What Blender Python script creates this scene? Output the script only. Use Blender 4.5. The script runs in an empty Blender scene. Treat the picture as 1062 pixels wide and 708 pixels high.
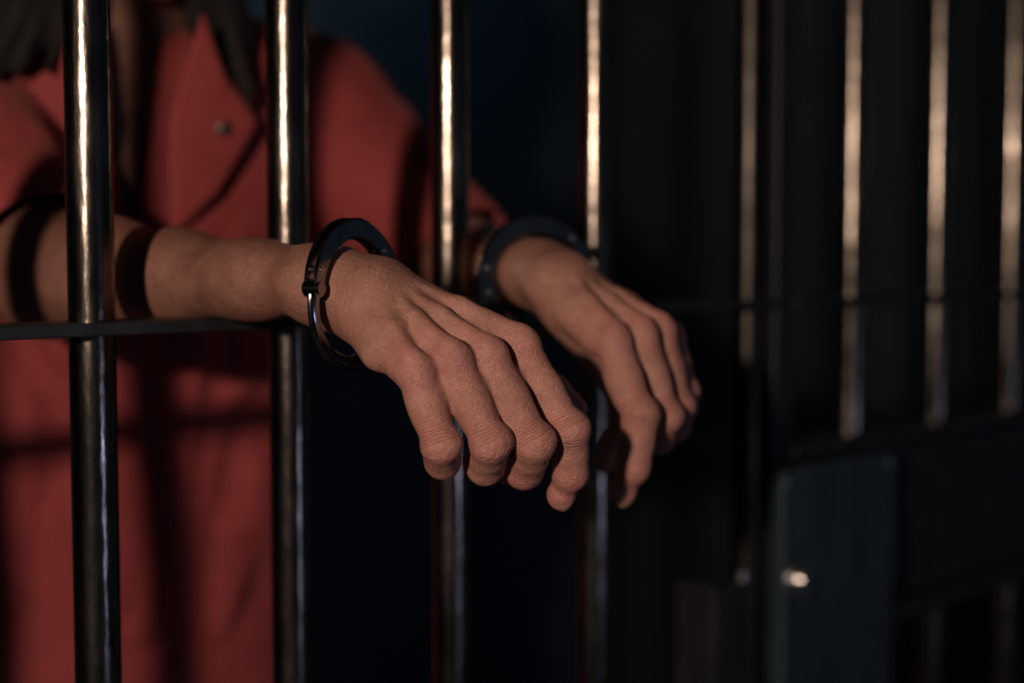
import bpy, bmesh, math, random
import numpy as np
from mathutils import Vector, Matrix

random.seed(4); np.random.seed(4)
SC = bpy.context.scene
COL = SC.collection

# ------------------------------------------------------------------ camera
FPX = 1475.0                      # 50 mm lens on a 36 mm sensor, 1062 px wide
HOR = 263.0                       # picture row of the horizon
PITCH = math.atan((354.0 - HOR) / FPX)
CZ = 1.25                         # eye height
cam_d = bpy.data.cameras.new('camera')
cam_d.lens = 36.0 * FPX / 1062.0
cam_d.sensor_width = 36.0
cam_d.clip_start = 0.02
cam = bpy.data.objects.new('camera', cam_d)
COL.objects.link(cam)
cam.location = (0, 0, CZ)
cam.rotation_euler = (math.pi / 2 - PITCH, 0, 0)
cam_d.dof.use_dof = True
cam_d.dof.focus_distance = 0.79
cam_d.dof.aperture_fstop = 2.4
SC.camera = cam

# ------------------------------------------------------------------ world
w = bpy.data.worlds.new('world'); SC.world = w
w.use_nodes = True
bg = w.node_tree.nodes['Background']
bg.inputs[0].default_value = (0.30, 0.42, 0.60, 1)
bg.inputs[1].default_value = 0.040

# ------------------------------------------------------------------ lamps
def area_light(name, loc, target, size, energy, color, size_y=None):
    l = bpy.data.lights.new(name, 'AREA')
    l.shape = 'RECTANGLE' if size_y else 'DISK'
    l.size = size
    if size_y: l.size_y = size_y
    l.energy = energy; l.color = color
    o = bpy.data.objects.new(name, l); COL.objects.link(o)
    o.location = loc
    o.rotation_euler = (Vector(target) - Vector(loc)).to_track_quat('-Z', 'Y').to_euler()
    return o

area_light('corridor_lamp', (-0.48, -0.62, 1.51), (0.05, 0.9, 1.15), 0.075, 19.0, (1.0, 0.75, 0.60))
area_light('low_cool_lamp', (2.4, -0.7, 0.62), (0.0, 1.0, 1.1), 0.4, 2.6, (0.58, 0.62, 1.0))

area_light('cell_ceiling_lamp', (-0.07, 3.0, 2.40), (-0.25, 3.6, 0.8), 0.4, 0.75, (0.55, 0.78, 1.0))  # added fill to brighten the dark back wall, no known source

SC.view_settings.view_transform = 'Standard'
SC.view_settings.look = 'None'
SC.view_settings.gamma = 1.0
SC.view_settings.use_curve_mapping = False
SC.view_settings.exposure = 0.0

# ------------------------------------------------------------------ helpers
_F = Vector((0, math.cos(PITCH), -math.sin(PITCH)))
_U = Vector((0, math.sin(PITCH), math.cos(PITCH)))
def P(px, py, Y):
    """point of the place seen at picture position (px, py) at distance Y"""
    d = _F + Vector((1, 0, 0)) * ((px - 531.0) / FPX) + _U * ((354.0 - py) / FPX)
    d = d * (Y / d.y)
    return np.array((d.x, d.y, d.z + CZ))

def tag(o, label=None, cat=None, group=None, kind=None):
    if label: o['label'] = label
    if cat: o['category'] = cat
    if group: o['group'] = group
    if kind: o['kind'] = kind
    return o

def link(o, parent=None):
    COL.objects.link(o)
    if parent is not None: o.parent = parent
    return o

def empty(name, loc=(0, 0, 0), rz=0.0):
    o = bpy.data.objects.new(name, None)
    o.empty_display_size = 0.05
    o.location = loc; o.rotation_euler = (0, 0, rz)
    return link(o)

def bm_obj(name, bm, m, parent=None, smooth=False):
    me = bpy.data.meshes.new(name)
    bmesh.ops.recalc_face_normals(bm, faces=bm.faces)
    bm.to_mesh(me); bm.free()
    if smooth:
        me.polygons.foreach_set('use_smooth', [True] * len(me.polygons))
    me.materials.append(m)
    o = bpy.data.objects.new(name, me)
    return link(o, parent)

def add_box(bm, x0, x1, y0, y1, z0, z1, bev=0.0):
    r = bmesh.ops.create_cube(bm, size=1.0)
    vs = r['verts']
    for v in vs:
        v.co = Vector((x0 + (v.co.x + .5) * (x1 - x0), y0 + (v.co.y + .5) * (y1 - y0), z0 + (v.co.z + .5) * (z1 - z0)))
    if bev:
        es = list({e for v in vs for e in v.link_edges})
        bmesh.ops.bevel(bm, geom=es, offset=bev, segments=2, affect='EDGES', profile=0.5)

def add_cyl(bm, p0, p1, r, seg=32, r2=None):
    p0 = Vector(p0); p1 = Vector(p1)
    d = p1 - p0
    M = Matrix.Translation((p0 + p1) / 2) @ d.to_track_quat('Z', 'Y').to_matrix().to_4x4()
    bmesh.ops.create_cone(bm, cap_ends=True, segments=seg, radius1=r, radius2=r if r2 is None else r2, depth=d.length, matrix=M)

def smooth_sides(o, ang=40):
    me = o.data
    me.polygons.foreach_set('use_smooth', [True] * len(me.polygons))
    me.set_sharp_from_angle(angle=math.radians(ang))

def box_obj(name, ext, m, parent=None, bev=0.002):
    bm = bmesh.new(); add_box(bm, *ext, bev=bev)
    return bm_obj(name, bm, m, parent)

# ------------------------------------------------------------------ materials
def mat(name):
    m = bpy.data.materials.new(name); m.use_nodes = True
    nt = m.node_tree
    return m, nt, nt.nodes['Principled BSDF']

def N(nt, t, **kw):
    n = nt.nodes.new(t)
    for k, v in kw.items(): setattr(n, k, v)
    return n

def noise(nt, scale, detail=4, rough=0.55, vec=None):
    n = N(nt, 'ShaderNodeTexNoise')
    n.inputs['Scale'].default_value = scale
    n.inputs['Detail'].default_value = detail
    n.inputs['Roughness'].default_value = rough
    if vec is not None: nt.links.new(vec, n.inputs['Vector'])
    return n

def objcoord(nt, scale=(1, 1, 1)):
    tc = N(nt, 'ShaderNodeTexCoord')
    mp = N(nt, 'ShaderNodeMapping')
    mp.inputs['Scale'].default_value = scale
    nt.links.new(tc.outputs['Object'], mp.inputs['Vector'])
    return mp.outputs[0]

def ramp(nt, fac, stops):
    r = N(nt, 'ShaderNodeValToRGB')
    els = r.color_ramp.elements
    while len(els) < len(stops): els.new(0.5)
    for e, (p, c) in zip(els, stops):
        e.position = p; e.color = (*c, 1)
    nt.links.new(fac, r.inputs[0])
    return r.outputs[0]

def rough_range(nt, fac, lo, hi, dst):
    mr = N(nt, 'ShaderNodeMapRange')
    mr.inputs[1].default_value = 0.3; mr.inputs[2].default_value = 0.7
    mr.inputs[3].default_value = lo; mr.inputs[4].default_value = hi
    nt.links.new(fac, mr.inputs[0]); nt.links.new(mr.outputs[0], dst)

def bump(nt, height, strength, dist, bsdf, prev=None):
    b = N(nt, 'ShaderNodeBump')
    b.inputs['Strength'].default_value = strength
    b.inputs['Distance'].default_value = dist
    nt.links.new(height, b.inputs['Height'])
    if prev is not None: nt.links.new(prev, b.inputs['Normal'])
    nt.links.new(b.outputs[0], bsdf.inputs['Normal'])
    return b.outputs[0]

def steel(name, c0, c1, r0, r1, metallic=1.0, bs=0.25, sc=60):
    m, nt, b = mat(name)
    v = objcoord(nt, (1, 1, 0.35))
    n1 = noise(nt, sc, 6, 0.6, v)
    nt.links.new(ramp(nt, n1.outputs[0], [(0.3, c0), (0.7, c1)]), b.inputs['Base Color'])
    n2 = noise(nt, sc * 0.35, 5, 0.6, v)
    rough_range(nt, n2.outputs[0], r0, r1, b.inputs['Roughness'])
    b.inputs['Metallic'].default_value = metallic
    n3 = noise(nt, sc * 2.2, 3, 0.5, v)
    bump(nt, n3.outputs[0], bs, 0.001, b)
    return m

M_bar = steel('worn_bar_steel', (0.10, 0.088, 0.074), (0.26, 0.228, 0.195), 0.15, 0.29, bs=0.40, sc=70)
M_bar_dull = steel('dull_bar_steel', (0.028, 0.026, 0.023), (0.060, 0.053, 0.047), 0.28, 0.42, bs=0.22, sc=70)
M_frame = steel('dark_frame_steel', (0.018, 0.021, 0.026), (0.034, 0.038, 0.044), 0.40, 0.55, metallic=0.55, bs=0.15)
M_plate = steel('lock_plate_steel', (0.024, 0.046, 0.060), (0.055, 0.086, 0.102), 0.40, 0.55, metallic=0.6, bs=0.15, sc=25)
M_bright = steel('bright_fittings', (0.45, 0.43, 0.40), (0.65, 0.63, 0.60), 0.18, 0.28, bs=0.05)
M_cuff = steel('handcuff_chrome', (0.24, 0.25, 0.26), (0.33, 0.335, 0.34), 0.11, 0.18, bs=0.03, sc=90)
M_black, _nt, _b = mat('keyhole_black'); _b.inputs['Base Color'].default_value = (0.003, 0.003, 0.003, 1)

def wall_mat(name, c0, c1, sc=3.0, rough=0.75):
    m, nt, b = mat(name)
    n1 = noise(nt, sc, 6, 0.6, objcoord(nt))
    nt.links.new(ramp(nt, n1.outputs[0], [(0.3, c0), (0.7, c1)]), b.inputs['Base Color'])
    b.inputs['Roughness'].default_value = rough
    n2 = noise(nt, 120, 4, 0.6, objcoord(nt))
    bump(nt, n2.outputs[0], 0.3, 0.002, b)
    return m
M_wall_navy = wall_mat('navy_cell_wall_paint', (0.030, 0.060, 0.086), (0.038, 0.074, 0.105))
M_wall_grey = wall_mat('charcoal_cell_wall_paint', (0.026, 0.034, 0.040), (0.034, 0.044, 0.050))
M_floor = wall_mat('dark_concrete_floor', (0.02, 0.02, 0.02), (0.04, 0.04, 0.04), 5)
M_ceiling = wall_mat('dark_ceiling_paint', (0.015, 0.018, 0.022), (0.02, 0.024, 0.03), 4)

def cloth(name, c0, c1):
    m, nt, b = mat(name)
    v = objcoord(nt)
    n1 = noise(nt, 22, 5, 0.6, v)
    nt.links.new(ramp(nt, n1.outputs[0], [(0.3, c0), (0.7, c1)]), b.inputs['Base Color'])
    b.inputs['Roughness'].default_value = 0.85
    b.inputs['Sheen Weight'].default_value = 0.15
    b.inputs['Sheen Tint'].default_value = (1.0, 0.35, 0.3, 1)
    n2 = noise(nt, 900, 2, 0.5, v)
    h = bump(nt, n2.outputs[0], 0.25, 0.0008, b)
    n3 = noise(nt, 45, 4, 0.6, v)
    bump(nt, n3.outputs[0], 0.5, 0.004, b, h)
    return m
M_red = cloth('red_jumpsuit_cotton', (0.225, 0.031, 0.033), (0.30, 0.043, 0.043))
M_hair = wall_mat('dark_brown_hair', (0.003, 0.0025, 0.002), (0.007, 0.005, 0.004), 60, 0.85)
M_shoe = wall_mat('black_shoe_canvas', (0.01, 0.01, 0.01), (0.02, 0.02, 0.02), 30)
M_eye, _nt, _b = mat('eye_white'); _b.inputs['Base Color'].default_value = (0.6, 0.57, 0.53, 1); _b.inputs['Roughness'].default_value = 0.15
M_iris, _nt, _b = mat('brown_iris'); _b.inputs['Base Color'].default_value = (0.04, 0.02, 0.01, 1); _b.inputs['Roughness'].default_value = 0.1
M_snap, _nt, _b = mat('dull_snap_metal'); _b.inputs['Base Color'].default_value = (0.16, 0.11, 0.09, 1); _b.inputs['Metallic'].default_value = 0.8; _b.inputs['Roughness'].default_value = 0.5

def skin_mat():
    m, nt, b = mat('skin')
    L = nt.links
    v = objcoord(nt)
    def attr(n):
        a = N(nt, 'ShaderNodeAttribute'); a.attribute_name = n; return a.outputs['Fac']
    n1 = noise(nt, 55, 6, 0.6, v)
    base = ramp(nt, n1.outputs[0], [(0.28, (0.28, 0.135, 0.100)), (0.55, (0.38, 0.190, 0.146)), (0.8, (0.47, 0.25, 0.200))])
    mixr = N(nt, 'ShaderNodeMix', data_type='RGBA')
    mixr.inputs[7].default_value = (0.50, 0.205, 0.190, 1)
    L.new(attr('red'), mixr.inputs[0]); L.new(base, mixr.inputs[6])
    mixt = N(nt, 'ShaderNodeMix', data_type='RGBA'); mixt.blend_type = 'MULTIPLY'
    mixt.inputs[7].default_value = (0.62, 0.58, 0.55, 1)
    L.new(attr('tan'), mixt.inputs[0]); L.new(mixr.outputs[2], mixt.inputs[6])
    mixn = N(nt, 'ShaderNodeMix', data_type='RGBA')
    mixn.inputs[7].default_value = (0.55, 0.28, 0.23, 1)
    L.new(attr('nail'), mixn.inputs[0]); L.new(mixt.outputs[2], mixn.inputs[6])
    L.new(mixn.outputs[2], b.inputs['Base Color'])
    rr = N(nt, 'ShaderNodeMapRange')
    rr.inputs[3].default_value = 0.39; rr.inputs[4].default_value = 0.28
    L.new(attr('nail'), rr.inputs[0]); L.new(rr.outputs[0], b.inputs['Roughness'])
    b.inputs['Subsurface Weight'].default_value = 0.06
    b.inputs['Subsurface Radius'].default_value = (1.0, 0.35, 0.2)
    b.inputs['Subsurface Scale'].default_value = 0.004
    b.inputs['Specular IOR Level'].default_value = 0.42
    # fine skin relief: cell-like pores, stretched skin lines
    vo = N(nt, 'ShaderNodeTexVoronoi'); vo.feature = 'DISTANCE_TO_EDGE'
    vo.inputs['Scale'].default_value = 520
    wv = noise(nt, 160, 3, 0.5, v)
    mx = N(nt, 'ShaderNodeMix', data_type='RGBA'); mx.blend_type = 'LINEAR_LIGHT'
    mx.inputs[0].default_value = 0.010
    L.new(v, mx.inputs[6]); L.new(wv.outputs[1], mx.inputs[7]); L.new(mx.outputs[2], vo.inputs['Vector'])
    h1 = bump(nt, vo.outputs['Distance'], 0.55, 0.0012, b)
    n4 = noise(nt, 240, 5, 0.65, v)
    h2 = bump(nt, n4.outputs[0], 0.75, 0.0014, b, h1)
    # creases across the finger joints
    def math_(op, a, c):
        n = N(nt, 'ShaderNodeMath', operation=op)
        for i, s in enumerate((a, c)):
            if isinstance(s, (int, float)): n.inputs[i].default_value = s
            elif s is not None: L.new(s, n.inputs[i])
        return n.outputs[0]
    n5 = noise(nt, 130, 3, 0.6, v)
    ph = math_('ADD', math_('MULTIPLY', attr('crease'), 1.75), math_('MULTIPLY', n5.outputs[0], 6.0))
    sn = math_('SINE', ph, None)
    sn = math_('ABSOLUTE', sn, None)
    sn = math_('POWER', sn, 0.6)
    hh = math_('MULTIPLY', sn, attr('cmask'))
    bump(nt, hh, 1.0, 0.0010, b, h2)
    return m
M_skin = skin_mat()

# ------------------------------------------------------------------ implicit surfaces
def smin(a, b, k):
    if k <= 0: return np.minimum(a, b)
    h = np.maximum(k - np.abs(a - b), 0.0) / k
    return np.minimum(a, b) - h * h * (k * 0.25)

class Field:
    def __init__(s, xs, ys, zs):
        s.x = np.asarray(xs, np.float32); s.y = np.asarray(ys, np.float32); s.z = np.asarray(zs, np.float32)
        s.d = np.full((len(xs), len(ys), len(zs)), 1.0, np.float32)
    def sl(s, lo, hi):
        r = []
        for ax, a, b in zip((s.x, s.y, s.z), lo, hi):
            i = max(0, np.searchsorted(ax, a) - 1); j = min(len(ax), np.searchsorted(ax, b) + 1)
            r.append(slice(i, j))
        return tuple(r)
    def pts(s, sl):
        return s.x[sl[0]][:, None, None], s.y[sl[1]][None, :, None], s.z[sl[2]][None, None, :]
    def add(s, prim, k=0.0, op='u'):
        f, lo, hi = prim
        m = k + 0.012
        sl = s.sl(np.array(lo) - m, np.array(hi) + m)
        if any(t.stop - t.start < 2 for t in sl): return
        v = f(*s.pts(sl)).astype(np.float32)
        if op == 'u': s.d[sl] = smin(s.d[sl], v, k)
        else: s.d[sl] = -smin(-s.d[sl], v, k)      # carve
    def merge(s, other, sl, k):
        s.d[sl] = smin(s.d[sl], other, k)
    def mesh(s):
        d = s.d; ins = d < 0
        nx, ny, nz = d.shape
        cnt = np.zeros((nx - 1, ny - 1, nz - 1), np.uint8)
        for i in (0, 1):
            for j in (0, 1):
                for l in (0, 1):
                    cnt += ins[i:nx - 1 + i, j:ny - 1 + j, l:nz - 1 + l]
        act = (cnt > 0) & (cnt < 8)
        I, J, K = np.nonzero(act)
        vid = np.full(act.shape, -1, np.int32); vid[I, J, K] = np.arange(len(I))
        acc = np.zeros((len(I), 3)); num = np.zeros(len(I))
        corners = [(i, j, l) for i in (0, 1) for j in (0, 1) for l in (0, 1)]
        def pos(c): return np.stack((s.x[I + c[0]], s.y[J + c[1]], s.z[K + c[2]]), 1).astype(np.float64)
        for a in corners:
            for ax in range(3):
                if a[ax]: continue
                b = list(a); b[ax] = 1; b = tuple(b)
                da = d[I + a[0], J + a[1], K + a[2]].astype(np.float64); db = d[I + b[0], J + b[1], K + b[2]].astype(np.float64)
                cr = (da < 0) != (db < 0)
                t = np.where(cr, da / np.where(cr, da - db, 1), 0)
                p = pos(a) + (pos(b) - pos(a)) * t[:, None]
                acc[cr] += p[cr]; num[cr] += 1
        V = acc / num[:, None]
        Q = []
        def quads(ax):
            sl0 = [slice(None)] * 3; sl1 = [slice(None)] * 3
            sl0[ax] = slice(0, -1); sl1[ax] = slice(1, None)
            A = ins[tuple(sl0)]; B = ins[tuple(sl1)]
            e = np.nonzero(A != B)
            flip = A[e]
            o = [q for q in range(3) if q != ax]
            c = [np.array(q) for q in e]
            ok = (c[o[0]] > 0) & (c[o[1]] > 0) & (c[o[0]] < act.shape[o[0]]) & (c[o[1]] < act.shape[o[1]])
            c = [q[ok] for q in c]; flip = flip[ok]
            def g(da, db):
                cc = list(c); cc[o[0]] = c[o[0]] + da; cc[o[1]] = c[o[1]] + db
                return vid[cc[0], cc[1], cc[2]]
            q = np.stack((g(-1, -1), g(0, -1), g(0, 0), g(-1, 0)), 1)
            if ax == 1: flip = ~flip
            q[~flip] = q[~flip][:, ::-1]
            Q.append(q)
        for ax in range(3): quads(ax)
        return V, np.concatenate(Q)

def mesh_obj(name, V, Q, m, parent=None):
    me = bpy.data.meshes.new(name)
    me.vertices.add(len(V)); me.vertices.foreach_set('co', V.astype(np.float32).ravel())
    me.loops.add(Q.size); me.loops.foreach_set('vertex_index', Q.astype(np.int32).ravel())
    me.polygons.add(len(Q))
    me.polygons.foreach_set('loop_start', np.arange(0, Q.size, 4, dtype=np.int32))
    me.polygons.foreach_set('use_smooth', np.ones(len(Q), bool))
    me.update(calc_edges=True)
    me.materials.append(m)
    o = bpy.data.objects.new(name, me)
    return link(o, parent)

def relax(V, Q, it=2, lam=0.5):
    E = np.concatenate([Q[:, [0, 1]], Q[:, [1, 2]], Q[:, [2, 3]], Q[:, [3, 0]]])
    for _ in range(it):
        acc = np.zeros_like(V); n = np.zeros(len(V))
        for a, b in ((0, 1), (1, 0)):
            for c in range(3):
                acc[:, c] += np.bincount(E[:, a], weights=V[E[:, b], c], minlength=len(V))
            n += np.bincount(E[:, a], minlength=len(V))
        V = V + lam * (acc / np.maximum(n, 1)[:, None] - V)
    return V

def norm(v):
    v = np.asarray(v, float); return v / (np.linalg.norm(v) + 1e-12)

def cone(a, b, r1, r2, flat=None, s=1.0):
    """tapered capsule; flat = unit vector along which it is squeezed by s"""
    a = np.asarray(a, float); b = np.asarray(b, float); ab = b - a; L2 = float(ab @ ab) + 1e-12
    R = max(r1, r2)
    def f(x, y, z):
        px, py, pz = x - a[0], y - a[1], z - a[2]
        t = np.clip((px * ab[0] + py * ab[1] + pz * ab[2]) / L2, 0, 1)
        qx, qy, qz = px - t * ab[0], py - t * ab[1], pz - t * ab[2]
        if flat is not None:
            dq = (qx * flat[0] + qy * flat[1] + qz * flat[2]) * (s - 1.0)
            qx, qy, qz = qx + flat[0] * dq, qy + flat[1] * dq, qz + flat[2] * dq
        dd = np.sqrt(qx * qx + qy * qy + qz * qz) - (r1 + (r2 - r1) * t)
        return dd / (max(1.0, s) ** 0.5) if flat is not None else dd
    return f, np.minimum(a, b) - R, np.maximum(a, b) + R

def ball(c, r): return cone(c, np.asarray(c, float) + 1e-5, r, r)

def ellipsoid(c, ax, rad):
    """ax: three unit axes, rad: three radii"""
    c = np.asarray(c, float); ax = np.asarray(ax, float); R = max(rad)
    def f(x, y, z):
        px, py, pz = x - c[0], y - c[1], z - c[2]
        k0 = 0; k1 = 0
        for a, r in zip(ax, rad):
            u = px * a[0] + py * a[1] + pz * a[2]
            k0 = k0 + (u / r) ** 2; k1 = k1 + (u / (r * r)) ** 2
        k0 = np.sqrt(k0); k1 = np.sqrt(k1) + 1e-9
        return k0 * (k0 - 1.0) / k1
    return f, c - R, c + R

# ------------------------------------------------------------------ the cell (setting)
B0 = np.array((-0.2492, 0.843)); DX = np.array((0.1021, 0.0959)); STEP = float(np.linalg.norm(DX))
RZ = math.atan2(DX[1], DX[0])
dirx = DX / STEP; diry = np.array((-dirx[1], dirx[0]))        # along the bars, into the cell
def cellpt(u, v, z=0.0): return (*(B0 + dirx * u + diry * v), z)

def slab(name, u0, u1, v0, v1, z0, z1, m):
    bm = bmesh.new(); add_box(bm, u0, u1, v0, v1, z0, z1)
    o = bm_obj(name, bm, m)
    o.location = (B0[0], B0[1], 0); o.rotation_euler = (0, 0, RZ)
    return tag(o, kind='structure')
slab('floor', -1.6, 3.2, -3.6, 2.1, -0.10, 0.0, M_floor)
slab('ceiling', -1.6, 3.2, -3.6, 2.1, 2.45, 2.55, M_ceiling)
slab('wall_back', -1.6, 2.64, 1.95, 2.10, 0.0, 2.45, M_wall_navy)
slab('wall_right', 2.54, 2.70, 0.02, 1.95, 0.0, 2.45, M_wall_grey)
slab('wall_left', -1.6, -1.45, 0.02, 1.95, 0.0, 2.45, M_wall_navy)

# ------------------------------------------------------------------ the fixed row of bars
BR = 0.0137
_barmesh = {}
def bar(parent, u, z0, z1, m=M_bar):
    key = (round(z0, 3), round(z1, 3), m.name)
    if key not in _barmesh:
        bm = bmesh.new()
        L = z1 - z0; n = max(2, int(L / 0.05)); seg = 40
        rings = []
        for i in range(n + 1):
            z = L * i / n
            rings.append([bm.verts.new((BR * math.cos(2 * math.pi * k / seg), BR * math.sin(2 * math.pi * k / seg), z)) for k in range(seg)])
        for a, b in zip(rings, rings[1:]):
            for k in range(seg): bm.faces.new((a[k], a[(k + 1) % seg], b[(k + 1) % seg], b[k]))
        bm.faces.new(rings[0][::-1]); bm.faces.new(rings[-1])
        o = bm_obj('bar', bm, m, parent); smooth_sides(o)
        _barmesh[key] = o.data
    else:
        o = link(bpy.data.objects.new('bar', _barmesh[key]), parent)
    o.location = (u, 0, z0)
    o.rotation_euler = (0, 0, random.uniform(0, 6.28))
    return o

grille = empty('cell_bars', (B0[0], B0[1], 0), RZ)
tag(grille, 'fixed row of round worn steel cell bars with flat crossbar, which the arms reach through', 'cell bars')
CB = 1.206                                        # flat crossbar height
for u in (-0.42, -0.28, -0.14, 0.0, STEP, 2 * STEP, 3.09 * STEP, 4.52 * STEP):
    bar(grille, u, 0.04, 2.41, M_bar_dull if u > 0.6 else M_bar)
def crossbar(parent, u0, u1, z, name='crossbar', h=0.008, w_=0.042):
    o = box_obj(name, (u0, u1, -w_ / 2, w_ / 2, z - h / 2, z + h / 2), M_frame, parent, 0.0012)
    return o
crossbar(grille, -0.50, 0.6465, CB)
for z0, z1, nm in ((0.0, 0.04, 'bottom_rail'), (2.41, 2.45, 'top_rail')):
    box_obj(nm, (-0.50, 0.6465, -0.025, 0.025, z0, z1), M_frame, grille)
# strike box beside the door
sb = box_obj('strike_box', (0.574, 0.6455, -0.012, 0.034, 0.78, 0.958), M_frame, grille, 0.003)
for zz in (0.95,):
    bm = bmesh.new(); add_cyl(bm, (0.622, -0.004, 0.957), (0.622, -0.004, 0.964), 0.006, 20)
    b_ = bm_obj('bolt', bm, M_bright, sb); smooth_sides(b_)

# ------------------------------------------------------------------ the door
door = empty('cell_door', (B0[0], B0[1], 0), RZ)
tag(door, 'steel cell door with round bars, recessed band and big lock plate', 'door')
DU0, DU1 = 0.650, 1.56
box_obj('stile', (DU0, DU0 + 0.028, -0.018, 0.018, 0.03, 2.38), M_frame, door)
box_obj('stile', (DU1 - 0.028, DU1, -0.018, 0.018, 0.03, 2.38), M_frame, door)
for z0, z1, nm in ((0.03, 0.07, 'rail'), (2.34, 2.38, 'rail'), (1.060, 1.076, 'rail'), (0.880, 0.896, 'rail')):
    box_obj(nm, (DU0 + 0.028, DU1 - 0.028, -0.021, 0.021, z0, z1), M_frame, door)
crossbar(door, DU0 + 0.028, DU1 - 0.028, CB)
box_obj('band_panel', (DU0 + 0.028, DU1 - 0.028, 0.006, 0.012, 0.896, 1.060), M_frame, door, 0.0005)
for u in (0.796, 0.953, 1.112, 1.270, 1.428):
    bar(door, u, 1.076, 2.34)
    bar(door, u, 0.07, 0.880)
plate = box_obj('lock_plate', (0.640, 0.824, -0.036, -0.0215, 0.74, 1.058), M_plate, door, 0.003)
bm = bmesh.new()                                   # raised key cylinder with a domed collar
add_cyl(bm, (0.664, -0.036, 0.956), (0.664, -0.041, 0.956), 0.0195, 40, 0.0175)
add_cyl(bm, (0.664, -0.041, 0.956), (0.664, -0.047, 0.956), 0.0125, 40, 0.0095)
kc = bm_obj('key_cylinder', bm, M_bright, plate); smooth_sides(kc, 60)
bm = bmesh.new(); add_box(bm, 0.6628, 0.6652, -0.0476, -0.0470, 0.950, 0.962)
bm_obj('keyhole', bm, M_black, plate)
for u, z in ((0.648, 1.046), (0.814, 1.046), (0.648, 0.752), (0.814, 0.752)):
    bm = bmesh.new(); add_cyl(bm, (u, -0.036, z), (u, -0.0385, z), 0.0055, 20, 0.004)
    s_ = bm_obj('screw', bm, M_plate, plate); smooth_sides(s_)

# fixed bars beyond the door
grille2 = empty('cell_bars', (B0[0], B0[1], 0), RZ)
tag(grille2, 'fixed row of steel cell bars on the far side of the door, beyond its hinges', 'cell bars')
for u in (1.62, 1.76, 1.90, 2.04, 2.18, 2.32, 2.46): bar(grille2, u, 0.04, 2.41)
crossbar(grille2, 1.585, 2.54, CB)
for z0, z1, nm in ((0.0, 0.04, 'bottom_rail'), (2.41, 2.45, 'top_rail')):
    box_obj(nm, (1.565, 2.54, -0.025, 0.025, z0, z1), M_frame, grille2)

# ------------------------------------------------------------------ the person
FW = np.array((0.50, -0.866, 0.0)); LT = np.array((0.866, 0.50, 0.0)); UP = np.array((0, 0, 1.0))
CH = np.array((-0.350, 1.300, 1.32)); PEL = np.array((-0.385, 1.350, 0.93))
NECK = np.array((-0.345, 1.285, 1.43))
SR = NECK + LT * -0.175 + UP * -0.055 + FW * 0.01
SL = NECK + LT * 0.175 + UP * -0.055 + FW * 0.01
ER = P(56, 284, 1.012); EL = P(474, 272, 1.254)

class Hand: pass
def hand_def(wf, wr, mcp, fingers, thumb):
    h = Hand(); h.wf = P(*wf); h.w = P(*wr)
    h.f = [[P(*q) for q in f] for f in fingers]          # index, middle, ring, little: mcp pip dip tip
    h.t = [P(*q) for q in thumb]                          # cmc mcp ip tip
    return h

RH = hand_def((336, 292, .832), (382, 301, .817), None,
    [[(541, 362, .807), (590, 446, .799), (591, 490, .809), (582, 516, .820)],
     [(507, 373, .788), (553, 458, .782), (543, 487, .803), (527, 488, .823)],
     [(470, 377, .775), (508, 458, .770), (503, 483, .792), (494, 480, .814)],
     [(432, 390, .767), (457, 460, .762), (459, 477, .780), (463, 476, .798)]],
    [(408, 322, .842), (490, 358, .862), (552, 388, .866), (596, 424, .868)])
LH = hand_def((557, 281, .990), (578, 287, .962), None,
    [[(636, 356, .912), (663, 431, .893), (656, 484, .888), (645, 512, .897)],
     [(664, 350, .928), (689, 431, .918), (683, 453, .938), (672, 456, .958)],
     [(684, 347, .948), (702, 420, .942), (700, 441, .962), (692, 446, .982)],
     [(694, 352, .968), (708, 405, .966), (708, 422, .984), (702, 429, 1.000)]],
    [(590, 322, .950), (628, 372, .952), (652, 434, .948), (628, 478, .938)])

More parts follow.
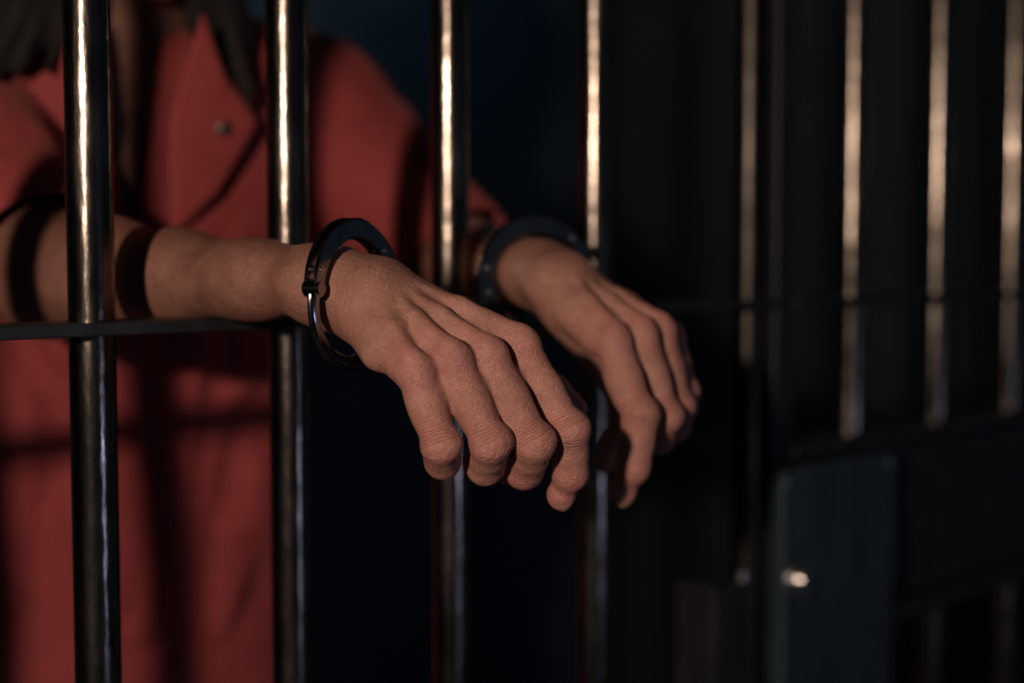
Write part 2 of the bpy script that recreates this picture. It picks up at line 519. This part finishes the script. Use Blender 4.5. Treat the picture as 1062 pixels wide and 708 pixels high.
def build_hand(F, h, side):
    W = h.w; mcps = [f[0] for f in h.f]
    hd = norm(mcps[1] - W); lat = norm(mcps[0] - mcps[3]); lat = norm(lat - hd * (lat @ hd))
    dor = np.cross(hd, lat) if side == 'R' else np.cross(lat, hd)
    dor = norm(dor)
    h.dor, h.lat, h.hd = dor, lat, hd
    allp = np.array([q for f in h.f for q in f] + h.t + [W, h.wf])
    sl = F.sl(allp.min(0) - 0.05, allp.max(0) + 0.05)
    G = Field(F.x[sl[0]], F.y[sl[1]], F.z[sl[2]])
    # palm: metacarpals, palmar flesh
    offs = (0.013, 0.0045, -0.0045, -0.0125)
    rm = (0.0094, 0.0094, 0.0090, 0.0083)
    for i, m in enumerate(mcps):
        b = W + lat * offs[i] + hd * 0.004
        G.add(cone(b, m - hd * 0.004, 0.0125, rm[i]), 0.007)
        G.add(cone(b - dor * 0.006, m - dor * (0.006, 0.006, 0.005, 0.002)[i] - hd * 0.012 + lat * (0, 0, 0, .003)[i], 0.0125, (0.0090, 0.0090, 0.0090, 0.0078)[i]), 0.007)
    # muscle at the little finger side and at the thumb root
    G.add(cone(W - lat * 0.016 - dor * 0.008 + hd * 0.010, mcps[3] - dor * 0.006 - hd * 0.030 + lat * 0.006, 0.0115, 0.0085), 0.010)
    T = h.t
    G.add(cone(h.wf - UP * .007, W - dor * .013 - lat * .007 + hd * .006, 0.0200, 0.0155), 0.012)
    G.add(cone(W + lat * 0.012 - dor * 0.004, T[0], 0.0125, 0.0125), 0.010)
    G.add(cone(T[0], T[1], 0.0145, 0.0105), 0.010)
    G.add(cone(T[0] * 0.5 + W * 0.5 - dor * 0.008, (T[1] + mcps[0]) / 2 - dor * 0.012, 0.012, 0.008), 0.012)
    G.add(cone(T[0] * 0.4 + T[1] * 0.6, mcps[0] * 0.75 + W * 0.25, 0.006, 0.007), 0.012)     # web to the index
    # fingers, each its own surface that is then joined to the palm
    sc = (0.97, 1.02, 0.98, 0.91) if side == 'R' else (1.06, 1.04, 1.0, 0.92)
    R6 = np.array((0.0110, 0.0105, 0.0103, 0.0100, 0.0088, 0.0076))
    fr = []
    for i, f in enumerate(h.f):
        A, B, C, D = f
        r = R6 * sc[i]
        bend = norm(-(norm(A - B) + norm(C - B)) + dor * 0.15)
        bend2 = norm(-(norm(B - C) + norm(D - C)) + bend * 0.4)
        q = np.array(f); s2 = G.sl(q.min(0) - 0.03, q.max(0) + 0.03)
        H = Field(G.x[s2[0]], G.y[s2[1]], G.z[s2[2]])
        m1 = (A + B) / 2 - bend * 0.0006; m2 = (B + C) / 2
        H.add(cone(A, m1, r[0], r[1]), 0); H.add(cone(m1, B, r[1], r[2] * 0.95), 0.004)
        H.add(cone(A * .62 + B * .38 - bend * .0035, A * .3 + B * .7 - bend * .0030, r[1] * .82, r[1] * .82), 0.006)
        H.add(cone(B, m2, r[2] * 0.95, r[3]), 0.004); H.add(cone(m2, C, r[3], r[4]), 0.003)
        H.add(cone(C, D, r[4], r[5]), 0.004)
        ax = norm(C - B); ax0 = norm(B - A)
        side_ = norm(np.cross(bend, ax0))
        # bony top of the middle joint: two condyles and the pad of loose skin
        for sgn in (-1, 1):
            H.add(ball(B + side_ * sgn * r[2] * 0.40 + bend * r[2] * 0.24, r[2] * 0.65), 0.006)
        H.add(cone(B - ax0 * .005 + bend * r[2] * .42, B + ax * .003 + bend * r[2] * .40, r[2] * .56, r[2] * .56), 0.004)
        H.add(ball(C + bend2 * r[4] * 0.14, r[4] * 0.86), 0.007)
        H.add(cone(B + bend * .0030, C + bend2 * .0008, r[3] * .84, r[4] * .90), 0.007)
        # pulp of the fingertip
        H.add(ball(D - bend2 * 0.0015 - norm(D - C) * 0.004, r[5] * 1.06), 0.004)
        # nail plate
        tip = norm(D - C); nd = norm(bend2 - tip * (bend2 @ tip))
        nc = D + nd * r[5] * 0.62 + tip * 0.0005; ns = norm(np.cross(tip, nd))
        H.add(ellipsoid(nc, (tip, ns, nd), (0.0066 * sc[i], 0.0054 * sc[i], 0.0026)), 0.0012)
        fr.append((f, bend, bend2, nd, tip, nc, r, ns))
        G.merge(H.d, s2, 0.0015 if False else 0.006) if i == 0 else G.merge(H.d, s2, 0.0045)
    h.fr = fr
    # webs between neighbours
    for i in range(3):
        a = h.f[i][0] * .78 + h.f[i][1] * .22; b = h.f[i + 1][0] * .78 + h.f[i + 1][1] * .22
        G.add(cone(a - dor * .004, b - dor * .004, 0.0068, 0.0062), 0.006)
    # thumb
    G.add(cone(T[1], T[2], 0.0108, 0.0098), 0.005)
    G.add(ball(T[1] + dor * 0.001, 0.0118), 0.006)
    G.add(ball(T[2], 0.0106), 0.004)
    G.add(cone(T[2], T[2] * .5 + T[3] * .5, 0.0098, 0.0100), 0.004)
    G.add(cone(T[2] * .5 + T[3] * .5, T[3], 0.0100, 0.0078), 0.004)
    # knuckles of the fist row, tendons, veins
    for i, (f, bend, *_r) in enumerate(fr):
        A, B = f[0], f[1]
        kb = norm(dor * 1.0 - norm(B - A) * 0.15)
        G.add(ball(A + kb * 0.0046, (0.0074, 0.0078, 0.0074, 0.0068)[i]), 0.008)
        st = W + lat * offs[i] * 0.55 + dor * 0.0100 + hd * 0.010
        md = (W + lat * offs[i] * .9) * .45 + A * .55 + dor * 0.0098
        en = A + kb * 0.0100 - hd * 0.004
        G.add(cone(st, md, 0.0020, 0.0030), 0.007); G.add(cone(md, en, 0.0030, 0.0034), 0.007)
    def on_back(t, a):    # a: 0 index .. 3 little, t along
        i = min(2, int(a)); fa = a - i
        m = mcps[i] * (1 - fa) + mcps[i + 1] * fa
        o_ = offs[i] * (1 - fa) + offs[i + 1] * fa
        return (W + lat * o_) * (1 - t) + m * t + dor * 0.0098
    for path in ([(.15, 2.6), (.35, 2.3), (.58, 2.6)], [(.2, .8), (.42, 1.0), (.58, .8)]):
        pp = [on_back(*q) for q in path]
        for a, b in zip(pp, pp[1:]): G.add(cone(a, b, 0.0013, 0.0013), 0.0040)
    F.merge(G.d, sl, 0.010)

def lin(a, b, st): return np.arange(a, b, st)
def axis(lo, f0, f1, hi, fine, coarse):
    return np.concatenate((lin(lo, f0 - 1e-6, coarse), lin(f0, f1, fine), lin(f1 + coarse * .5, hi, coarse)))
FINE = 0.0010
F = Field(axis(-0.66, -0.10, 0.125, 0.16, FINE, 0.005), axis(0.70, 0.722, 1.015, 1.56, FINE, 0.005), axis(0.86, 1.090, 1.272, 1.78, FINE, 0.005))

def arm(F, S, E, h, r):
    u = norm(E - S)
    F.add(cone(S, E, 0.050, r[0]), 0.02)
    F.add(ball(E, r[0]), 0.01)
    fd = norm(h.wf - E)
    # squeeze direction: forearm flatter towards the wrist
    fl = UP - fd * (UP @ fd); fl = norm(fl)
    L = np.linalg.norm(h.wf - E)
    q = [E + fd * L * t for t in (0.0, 0.22, 0.5, 0.78, 1.0)]
    for i in range(4):
        F.add(cone(q[i], q[i + 1], r[i + 1] if i else r[0], r[min(i + 2, 5)] if i else r[1], fl, 1.0 if i == 0 else (1.06, 1.06, 1.15, 1.22)[i]), 0.018)
    F.add(cone(q[4], h.w, r[5], 0.0235, fl, 1.22), 0.014)
    sd = norm(np.cross(fd, UP))
    h.fd, h.fl, h.sd = fd, fl, sd

# torso under the clothes, neck
F.add(cone(CH - UP * .02, PEL + UP * .1, 0.150, 0.135, FW, 1.5), 0)
for S in (SR, SL):
    F.add(cone(NECK - UP * .035, S, 0.050, 0.050), 0.04)
F.add(cone(CH + LT * .07 + UP * .03, CH - LT * .07 + UP * .03, 0.095, 0.095), 0.04)
HC = NECK + UP * 0.165 + FW * 0.075                      # head centre
F.add(cone(NECK - UP * .03, HC - UP * .05 - FW * .02, 0.060, 0.054), 0.03)
HF = norm(FW + UP * -0.35); HU = norm(UP - HF * (UP @ HF)); HS = np.cross(HU, HF)
HS = norm(HS)
F.add(ellipsoid(HC + HU * .025 - HF * .012, (HS, HF, HU), (0.074, 0.094, 0.086)), 0.02)
F.add(ellipsoid(HC + HF * .028 - HU * .045, (HS, HF, HU), (0.056, 0.062, 0.072)), 0.03)
F.add(ball(HC + HF * .072 - HU * .098, 0.020), 0.02)                          # chin
F.add(cone(HC + HF * .086 + HU * .012, HC + HF * .108 - HU * .026, 0.007, 0.012), 0.012)   # nose
for s in (-1, 1):
    F.add(ball(HC + HF * .098 - HU * .030 + HS * s * .012, 0.008), 0.006)
    F.add(cone(HC + HF * .082 + HU * .022 + HS * s * .012, HC + HF * .068 + HU * .022 + HS * s * .046, 0.010, 0.009), 0.012)   # brow
    F.add(ball(HC + HF * .094 + HU * .002 + HS * s * .031, 0.013), 0.012, 'c')     # eye socket
    F.add(ellipsoid(HC - HF * .012 - HU * .006 + HS * s * .077, (HF, HS, HU), (0.018, 0.009, 0.031)), 0.006)  # ear
for dz, rr in ((-.056, .0065), (-.067, .0075)):
    F.add(cone(HC + HF * .086 + HU * dz + HS * .020, HC + HF * .091 + HU * dz, rr * .7, rr), 0.006)
    F.add(cone(HC + HF * .086 + HU * dz - HS * .020, HC + HF * .091 + HU * dz, rr * .7, rr), 0.006)
arm(F, SR, ER, RH, (0.041, 0.0395, 0.0372, 0.0315, 0.0262, 0.0245))
arm(F, SL, EL, LH, (0.040, 0.0370, 0.0345, 0.0305, 0.0262, 0.0245))
build_hand(F, RH, 'R'); build_hand(F, LH, 'L')
for h in (RH, LH):      # bone at the little finger side of the wrist
    F.add(ball(h.wf - h.lat * 0.017 + h.dor * 0.009 - h.fd * 0.010, 0.0095), 0.010)
V, Q = F.mesh()
del F
V = relax(V, Q, 2, 0.4)

person = empty('person', (0, 0, 0))
tag(person, 'person in a red short-sleeved jumpsuit leaning both cuffed forearms through the bars', 'person')
body = mesh_obj('body', V, Q, M_skin, person)
tag(body, 'bare brown arms and hands, fingers hanging loosely curled')

# creases, redness and nails as attributes of the skin
crease = np.zeros(len(V)); cmask = np.zeros(len(V)); red = np.zeros(len(V)); nail = np.zeros(len(V))
def gauss(x, s): return np.exp(-(x / s) ** 2)
for h in (RH, LH):
    near = np.nonzero(np.linalg.norm(V - (h.w + h.f[1][1]) / 2, axis=1) < 0.16)[0]
    p = V[near]
    best = np.full(len(near), 9.0); cr = np.zeros(len(near)); cm = np.zeros(len(near)); rd = np.zeros(len(near)); nl = np.zeros(len(near))
    for (f, bend, bend2, nd, tip, nc, r, ns) in h.fr:
        A, B, C, D = f
        s0 = 0.0
        for k, (a, b) in enumerate(((A, B), (B, C), (C, D))):
            ab = b - a; L = np.linalg.norm(ab)
            t = np.clip((p - a) @ ab / L ** 2, -0.25 if k == 0 else 0, 1.25 if k == 2 else 1)
            q = p - (a + t[:, None] * ab); dd = np.linalg.norm(q, axis=1) - 0.008
            up = dd < best
            s_ = s0 + t * L
            L1 = np.linalg.norm(B - A); L2 = np.linalg.norm(C - B)
            bd = bend if k == 0 else bend2 if k == 2 else norm(bend + bend2)
            dorsal = np.clip((q @ bd) / 0.007, 0, 1)
            msk = np.maximum(gauss(s_ - L1, 0.011), 0.35 * gauss(s_ - L1 - L2, 0.007)) * (0.25 + 0.75 * dorsal)
            msk = np.maximum(msk, 0.22 * gauss(s_, 0.016)) 
            msk = np.maximum(msk, 0.07)
            cr = np.where(up, s_ * 1000.0, cr); cm = np.where(up, msk, cm)
            rdv = np.maximum(np.maximum(gauss(s_ - L1, 0.013), gauss(s_ - L1 - L2, 0.012)), np.where(s_ > L1 + L2, 0.9, 0.25) ) * 0.75
            rdv = np.maximum(rdv, 0.6 * gauss(s_, 0.014))
            rd = np.where(up, rdv, rd)
            best = np.minimum(best, dd); s0 += L
        u = (p - nc) @ tip / 0.0066; v_ = (p - nc) @ ns / 0.0052; w_ = (p - nc) @ nd
        m = (u * u + v_ * v_ < 1.0) & (w_ > -0.001)
        nl[m] = 1.0
    fade = np.clip(1 - best / 0.010, 0, 1)
    # skin folds over the little finger side of the wrist
    off = p - h.w; al = off @ h.hd; la = off @ h.lat
    wm = gauss(al - 0.004, 0.014) * np.clip((0.002 - la) / 0.014, 0, 1) * np.clip((off @ h.dor + 0.006) / 0.010, 0, 1)
    g = near[wm > 0.05]
    crease[g] = (al * 420.0 + la * 160.0)[wm > 0.05]; cmask[g] = (0.30 * wm)[wm > 0.05]
    on = fade > 0; g = near[on]
    crease[g] = cr[on]; cmask[g] = (cm * fade)[on]; red[g] = (rd * fade)[on]; nail[g] = nl[on]
arm_tone = np.ones(len(V))  # skin colour gets darker with distance from the fingers
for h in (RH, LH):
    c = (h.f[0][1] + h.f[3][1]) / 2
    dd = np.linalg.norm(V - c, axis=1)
    arm_tone = np.minimum(arm_tone, np.clip((dd - 0.08) / 0.12, 0, 1))
for nm, a in (('tan', arm_tone), ('crease', crease), ('cmask', cmask), ('red', red), ('nail', nail)):
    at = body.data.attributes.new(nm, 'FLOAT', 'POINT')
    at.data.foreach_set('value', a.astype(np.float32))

# eyes
for s in (-1, 1):
    c = HC + HF * .0655 + HU * .000 + HS * s * .031
    bm = bmesh.new(); bmesh.ops.create_uvsphere(bm, u_segments=20, v_segments=12, radius=0.0125, matrix=Matrix.Translation(Vector(c)))
    e = bm_obj('eye', bm, M_eye, person, True)
    bm = bmesh.new(); bmesh.ops.create_uvsphere(bm, u_segments=16, v_segments=10, radius=0.0062, matrix=Matrix.Translation(Vector(c + HF * .0072 - HU * .004)))
    bm_obj('iris', bm, M_iris, e, True)
# hair: a cap of short hair over the skull
FH = Field(lin(HC[0] - .26, HC[0] + .26, .004), lin(HC[1] - .24, HC[1] + .24, .004), lin(HC[2] - .26, HC[2] + .16, .004))
FH.add(ellipsoid(HC + HU * .030 - HF * .016, (HS, HF, HU), (0.082, 0.100, 0.094)), 0)
FH.add(cone(HC - HF * .07 - HU * .01, HC - HF * .065 - HU * .06, 0.05, 0.035), 0.02)
FH.add(ellipsoid(HC + HF * .085 - HU * .030, (HS, HF, HU), (0.090, 0.075, 0.088)), 0.008, 'c')
for sgn, path in ((1, ((205, -40, 1.285), (228, 30, 1.240), (250, 92, 1.212))), (-1, ((62, -45, 1.19), (36, 15, 1.150), (18, 72, 1.118)))):
    pp = [HC + LT * sgn * .072 + UP * .04 - FW * .03] + [P(*q) for q in path]
    for k in range(3):
        FH.add(cone(pp[k], pp[k + 1], (.036, .032, .022)[k], (.032, .022, .006)[k], FW, 1.3), 0.02)
    for q in range(16):
        o_ = LT * random.uniform(-.034, .034) + FW * random.uniform(.0, .024); e_ = random.uniform(.35, 1.25)
        pe = pp[2] + (pp[3] - pp[2]) * e_
        FH.add(cone(pp[0] + o_ * .9, pp[1] + o_, .009, .009), 0.004)
        FH.add(cone(pp[1] + o_, pp[2] + o_ * .85, .009, .007), 0.004)
        FH.add(cone(pp[2] + o_ * .85, pe + o_ * .7, .007, .0026), 0.004)
Vh, Qh = FH.mesh()
mesh_obj('hair', relax(Vh, Qh), Qh, M_hair, person)

# jumpsuit top
G = Field(lin(-0.70, 0.06, .004), lin(0.93, 1.66, .004), lin(0.84, 1.52, .004))
G.add(cone(CH - UP * .03, PEL + UP * .02, 0.178, 0.176, FW, 1.42), 0)
G.add(cone(CH + LT * .085 + UP * .03, CH - LT * .085 + UP * .03, 0.112, 0.112), 0.05)
for S, E, T_ in ((SR, ER, .95), (SL, EL, 1.0)):
    G.add(cone(NECK - UP * .040, S + UP * .002, 0.068, 0.066), 0.05)
    u = norm(E - S); L = np.linalg.norm(E - S)
    G.add(cone(S, S + u * L * 0.50, 0.068, 0.064), 0.05)
    G.add(cone(S + u * L * .45, S + u * L * T_, 0.063, 0.060), 0.02)
# folds (rolls of loose cloth)
def fold(a, b, r, k=0.02, op='u'): G.add(cone(a, b, r, r * .6), k, op)
def chest(l, z, out=0.0):
    c = CH + (PEL - CH) * ((CH[2] - z) / (CH[2] - PEL[2]))
    return np.array((*(c + LT * l + FW * (0.1245 * math.sqrt(max(0.05, 1 - (l / 0.178) ** 2)) + out))[:2], z))
for (l0, z0, l1, z1, r, o_) in ((-.10, 1.25, .02, 1.06, .016, -.006), (-.05, 1.28, .07, 1.00, .014, -.006), (.02, 1.26, .10, 1.02, .018, -.008),
        (.11, 1.24, .13, .98, .014, -.006), (-.13, 1.16, -.03, .95, .016, -.007), (.06, 1.10, .00, .92, .014, -.006), (.13, 1.12, .07, .90, .016, -.007),
        (-.14, 1.34, -.06, 1.22, .014, -.006), (.13, 1.36, .04, 1.22, .014, -.005), (.10, 1.05, .14, .88, .016, -.006)):
    fold(chest(l0, z0, o_), chest(l1, z1, o_), r)
for S, E in ((SR, ER), (SL, EL)):
    u = norm(E - S); L = np.linalg.norm(E - S)
    sd = norm(np.cross(u, UP)); nu = norm(np.cross(sd, u))
    for t0, t1, a0, a1 in ((.05, .45, 60, 150), (.20, .62, 20, 110), (.36, .74, -30, 60), (.1, .5, 160, 220), (.3, .7, 120, 190), (.0, .35, -60, 10)):
        A = S + u * L * t0 + (sd * math.cos(math.radians(a0)) + nu * math.sin(math.radians(a0))) * 0.056
        B = S + u * L * t1 + (sd * math.cos(math.radians(a1)) + nu * math.sin(math.radians(a1))) * 0.054
        fold(A, B, 0.013, 0.016)
for (l0, z0, l1, z1, r_) in ((.015, 1.17, .035, .95, .013), (.065, 1.20, .040, .97, .015), (.085, 1.10, .050, .93, .012), (-.075, 1.14, -.10, .92, .012), (-.12, 1.20, -.06, 1.08, .010)):
    G.add(cone(chest(l0, z0, .006), chest(l1, z1, .005), r_, r_ * .6), 0.018, 'c')
# openings: sleeves hollow, V-neck
for S, E, T_ in ((SR, ER, .95), (SL, EL, 1.0)):
    u = norm(E - S); L = np.linalg.norm(E - S)
    c = S + u * L * T_
    f0, lo, hi = cone(c, c + u * 0.12, 0.062, 0.075)
    def cut(x, y, z, c=c, u=u): return -((x - c[0]) * u[0] + (y - c[1]) * u[1] + (z - c[2]) * u[2])
    G.add((lambda x, y, z, f0=f0, cut=cut: np.maximum(f0(x, y, z) - .03, cut(x, y, z) + 0.0), lo - .03, hi + .03), 0.002, 'c')
    G.add(cone(S + u * L * .42, c + u * .05, 0.050, 0.0565), 0.004, 'c')
VC = -0.030
def vneck(x, y, z):
    l = (x - CH[0]) * LT[0] + (y - CH[1]) * LT[1]; f = (x - CH[0]) * FW[0] + (y - CH[1]) * FW[1]
    half = np.clip((z - 1.26) * 0.20, -0.02, 0.04)
    return np.maximum(np.maximum((np.abs(l - VC) - half), 0.02 - f), 1.26 - z)
G.add((vneck, CH + np.array((-.2, -.25, -.08)), CH + np.array((.25, .1, .22))), 0.004, 'c')
G.add(cone(NECK - UP * .05, NECK + UP * .12 + FW * .03, 0.063, 0.075), 0.01, 'c')
Vg, Qg = G.mesh(); del G
Vg = relax(Vg, Qg, 3)
shirt = mesh_obj('jumpsuit_top', Vg, Qg, M_red, person)
tag(shirt, 'red cotton short-sleeved jumpsuit top with open collar')

# collar lapels
def lapel(poly, lift0, lift1):
    bm = bmesh.new()
    cx = sum(p[0] for p in poly) / len(poly); cz = sum(p[1] for p in poly) / len(poly)
    n = 6; rings = []
    for i in range(n + 1):
        t = i / n; ring = []
        for k, (l, z) in enumerate(poly):
            l2, z2 = poly[(k + 1) % len(poly)]
            for j in range(4):
                ll = l + (l2 - l) * j / 4; zz = z + (z2 - z) * j / 4
                ring.append((cx + (ll - cx) * t, cz + (zz - cz) * t))
        rings.append(ring)
    def pt(l, z):
        return Vector(chest(l, z, 0.010 + lift0 + (lift1 - lift0) * max(0, min(1, (abs(l - VC)) / .1))))
    vs = [[bm.verts.new(pt(*q)) for q in r] for r in rings[1:]]
    c = bm.verts.new(pt(cx, cz)); m = len(vs[0])
    for k in range(m):
        bm.faces.new((c, vs[0][k], vs[0][(k + 1) % m]))
        for a, b in zip(vs, vs[1:]): bm.faces.new((a[k], b[k], b[(k + 1) % m], a[(k + 1) % m]))
    o = bm_obj('collar_lapel', bm, M_red, shirt, True)
    s = o.modifiers.new('thick', 'SOLIDIFY'); s.thickness = 0.003; s.offset = 0
    return o
lapel([(.018, 1.445), (.040, 1.395), (.072, 1.361), (.038, 1.300), (.000, 1.262), (-.004, 1.36)], 0.004, 0.016)
lapel([(VC * 2 - .018, 1.445), (VC * 2 - .040, 1.395), (VC * 2 - .072, 1.361), (VC * 2 - .038, 1.300), (VC * 2, 1.262), (VC * 2 + .004, 1.36)], 0.004, 0.016)
bm = bmesh.new()
pc = chest(.040, 1.355, 0.0225)
add_cyl(bm, pc - FW * .002, pc + FW * .002, 0.0075, 20)
bm_obj('snap_button', bm, M_snap, shirt, True)

# trousers and shoes
G = Field(lin(-0.64, -0.10, .008), lin(1.08, 1.62, .008), lin(0.03, 0.98, .008))
G.add(cone(PEL + UP * .0, PEL - UP * .06, 0.170, 0.168, FW, 1.42), 0)
for s in (-1, 1):
    hip = PEL + LT * s * .085 - UP * .06; kn = hip - UP * .40 + FW * .03; an = kn - UP * .37 - FW * .05
    an[2] = 0.085
    G.add(cone(hip, kn, 0.098, 0.075), 0.04); G.add(cone(kn, an, 0.075, 0.066), 0.03)
Vt, Qt = G.mesh()
mesh_obj('jumpsuit_trousers', relax(Vt, Qt), Qt, M_red, person)
for s in (-1, 1):
    an = PEL + LT * s * .085 - FW * .02
    G = Field(lin(an[0] - .16, an[0] + .22, .006), lin(an[1] - .26, an[1] + .16, .006), lin(-0.012, 0.16, .006))
    G.add(cone(np.array((*(an - FW * .04)[:2], .042)), np.array((*(an + FW * .16)[:2], .034)), 0.045, 0.040), 0)
    G.add(cone(np.array((*an[:2], .05)), np.array((*an[:2], .11)), 0.045, 0.048), 0.02)
    G.add((lambda x, y, z: z + 0 * x + 0 * y, np.array((-9, -9, -9.)), np.array((9, 9, 9.))), 0.003, 'c')
    Vs, Qs = G.mesh()
    mesh_obj('shoe', relax(Vs, Qs), Qs, M_shoe, person)

# ------------------------------------------------------------------ handcuffs
cuffs = empty('handcuffs', tuple(RH.wf))
tag(cuffs, 'pair of chrome steel handcuffs locked around both wrists', 'handcuffs')
INV = Matrix.Translation(-Vector(RH.wf))
def strip(name, C, a, s, u, ang0, ang1, rin, rout, ax0, ax1, m, parent, n=48, taper=None, rnd=0.0014):
    """curved bar of rectangular section in the ring plane (s, u), thickness along a"""
    bm = bmesh.new(); sec = []
    for i in range(n + 1):
        t = i / n; ph = math.radians(ang0 + (ang1 - ang0) * t)
        e = s * math.cos(ph) + u * math.sin(ph)
        ri, ro = (rin, rout) if taper is None else taper(t)
        b = min(rnd, (ro - ri) * .3, (ax1 - ax0) * .42)
        pts = [(ri + b, ax0), (ro - b, ax0), (ro, ax0 + b), (ro, ax1 - b), (ro - b, ax1), (ri + b, ax1), (ri, ax1 - b), (ri, ax0 + b)]
        sec.append([bm.verts.new(Vector(C + e * r + a * x)) for r, x in pts])
    for A, B in zip(sec, sec[1:]):
        for k in range(8): bm.faces.new((A[k], A[(k + 1) % 8], B[(k + 1) % 8], B[k]))
    bm.faces.new(sec[0]); bm.faces.new(sec[-1][::-1])
    bm.transform(INV)
    o = bm_obj(name, bm, m, parent); smooth_sides(o, 35 if rnd < .002 else 75)
    return o
def pin(name, c, a, half, r, parent, m=M_cuff):
    bm = bmesh.new()
    add_cyl(bm, c - a * half, c + a * half, r, 24)
    bmesh.ops.bevel(bm, geom=[e for e in bm.edges if abs(e.calc_face_angle(0)) > 1.0], offset=r * .3, segments=2, affect='EDGES')
    bm.transform(INV)
    o = bm_obj(name, bm, m, parent); smooth_sides(o)
    return o
def cuff(C, a, u, h0, h1, RI=0.0315, close=0.0):
    """h0: angle of the hinge, h1: angle where the lock body sits (double strand runs h0 -> h1 over the top)"""
    a = norm(a); u = norm(u - a * (u @ a)); s = norm(np.cross(a, u))
    def dt(t): return (RI - 0.0005, RI + 0.0085 + 0.003 * math.sin(math.pi * min(1, t * 1.1)) + (0.005 * max(0, t - .7) / .3))
    first = strip('double_strand', C, a, s, u, h0, h1, 0, 0, 0.0022, 0.0046, M_cuff, cuffs, taper=dt)
    strip('cheek_plate', C, a, s, u, h0, h1, 0, 0, -0.0046, -0.0022, M_cuff, first, taper=dt)
    strip('spacer', C, a, s, u, h0 + (h1 - h0) * .72, h1, RI + .002, RI + .009, -0.0022, 0.0022, M_cuff, first, n=12)
    end = h1 - 360 if h1 > h0 else h1 + 360
    def st(t): return (RI - .001, RI + 0.0078)
    hp = C + (s * math.cos(math.radians(h0)) + u * math.sin(math.radians(h0))) * (RI + .0034)
    Rm = np.array(Matrix.Rotation(math.radians(close), 3, Vector(a)))
    Cs = hp + Rm @ (C - hp); s1 = Rm @ s; u1 = Rm @ u
    sing = strip('single_strand', Cs, a, s1, u1, h0, end + (12 if end < h0 else -12), 0, 0, -0.0026, 0.0026, M_cuff, cuffs, taper=st, rnd=.0024)
    def e(ph): return s * math.cos(math.radians(ph)) + u * math.sin(math.radians(ph))
    pin('hinge_pin', C + e(h0) * (RI + .0042), a, 0.0058, 0.0052, first)
    for t in (.10, .80, .95):
        ph = h0 + (h1 - h0) * t
        pin('rivet', C + e(ph) * (RI + .0048), a, 0.0054, 0.0022, first, M_bright)
    return C, e(h1), RI
fdR = norm(RH.wf - ER)
fdR = norm(np.array((fdR[0] * .985 - fdR[1] * .17, fdR[1] * .985 + fdR[0] * .17, fdR[2])))
upR = norm(UP * math.cos(math.radians(14)) - fdR * math.sin(math.radians(14)))
cR = P(365, 303, 0.823)
CR_, eR, RI = cuff(cR, fdR, upR, 5, 172, close=-10)
fdL = norm(LH.wf - EL)
cL = P(557, 287, 0.988)
CL_, eL, _ = cuff(cL, fdL, UP, 150, -25, close=6)

# chain between the cuffs: stadium links turned a quarter each
def chain_link(c, d, nrm, parent):
    d = norm(d); nrm = norm(nrm - d * (nrm @ d)); b = np.cross(d, nrm)
    bm = bmesh.new(); n = 32; k = 10; rad = 0.0054; half = 0.0072; wire = 0.0017; rings = []
    for i in range(n):
        t = 2 * math.pi * i / n
        o = nrm * math.cos(t) * rad + d * (math.sin(t) * rad + math.copysign(half, math.sin(t)) * min(1, abs(math.sin(t)) * 2.5))
        e1 = norm(nrm * math.cos(t) + d * math.sin(t))
        rings.append([bm.verts.new(Vector(c + o + (e1 * math.cos(2 * math.pi * j / k) + b * math.sin(2 * math.pi * j / k)) * wire)) for j in range(k)])
    for i in range(n):
        A, B = rings[i], rings[(i + 1) % n]
        for j in range(k): bm.faces.new((A[j], A[(j + 1) % k], B[(j + 1) % k], B[j]))
    bm.transform(INV)
    return bm_obj('chain_link', bm, M_cuff, parent, True)
pa = CR_ + eR * (RI + .016); pb = CL_ + eL * (RI + .016)
for c, e_ in ((CR_, eR), (CL_, eL)):
    pin('swivel', c + e_ * (RI + .0125), e_, 0.0045, 0.0042, cuffs)
dist = float(np.linalg.norm(pb - pa)); nl = max(3, round(dist / 0.0195))
def sag(t): return pa + (pb - pa) * t - UP * 0.05 * dist * 4 * t * (1 - t)
for i in range(nl):
    t = (i + .5) / nl
    d = sag(t + .02) - sag(t - .02)
    a0 = norm(np.cross(d, UP)); a1 = np.cross(norm(d), a0)
    chain_link(sag(t), d, a0 if i % 2 else a1, cuffs)
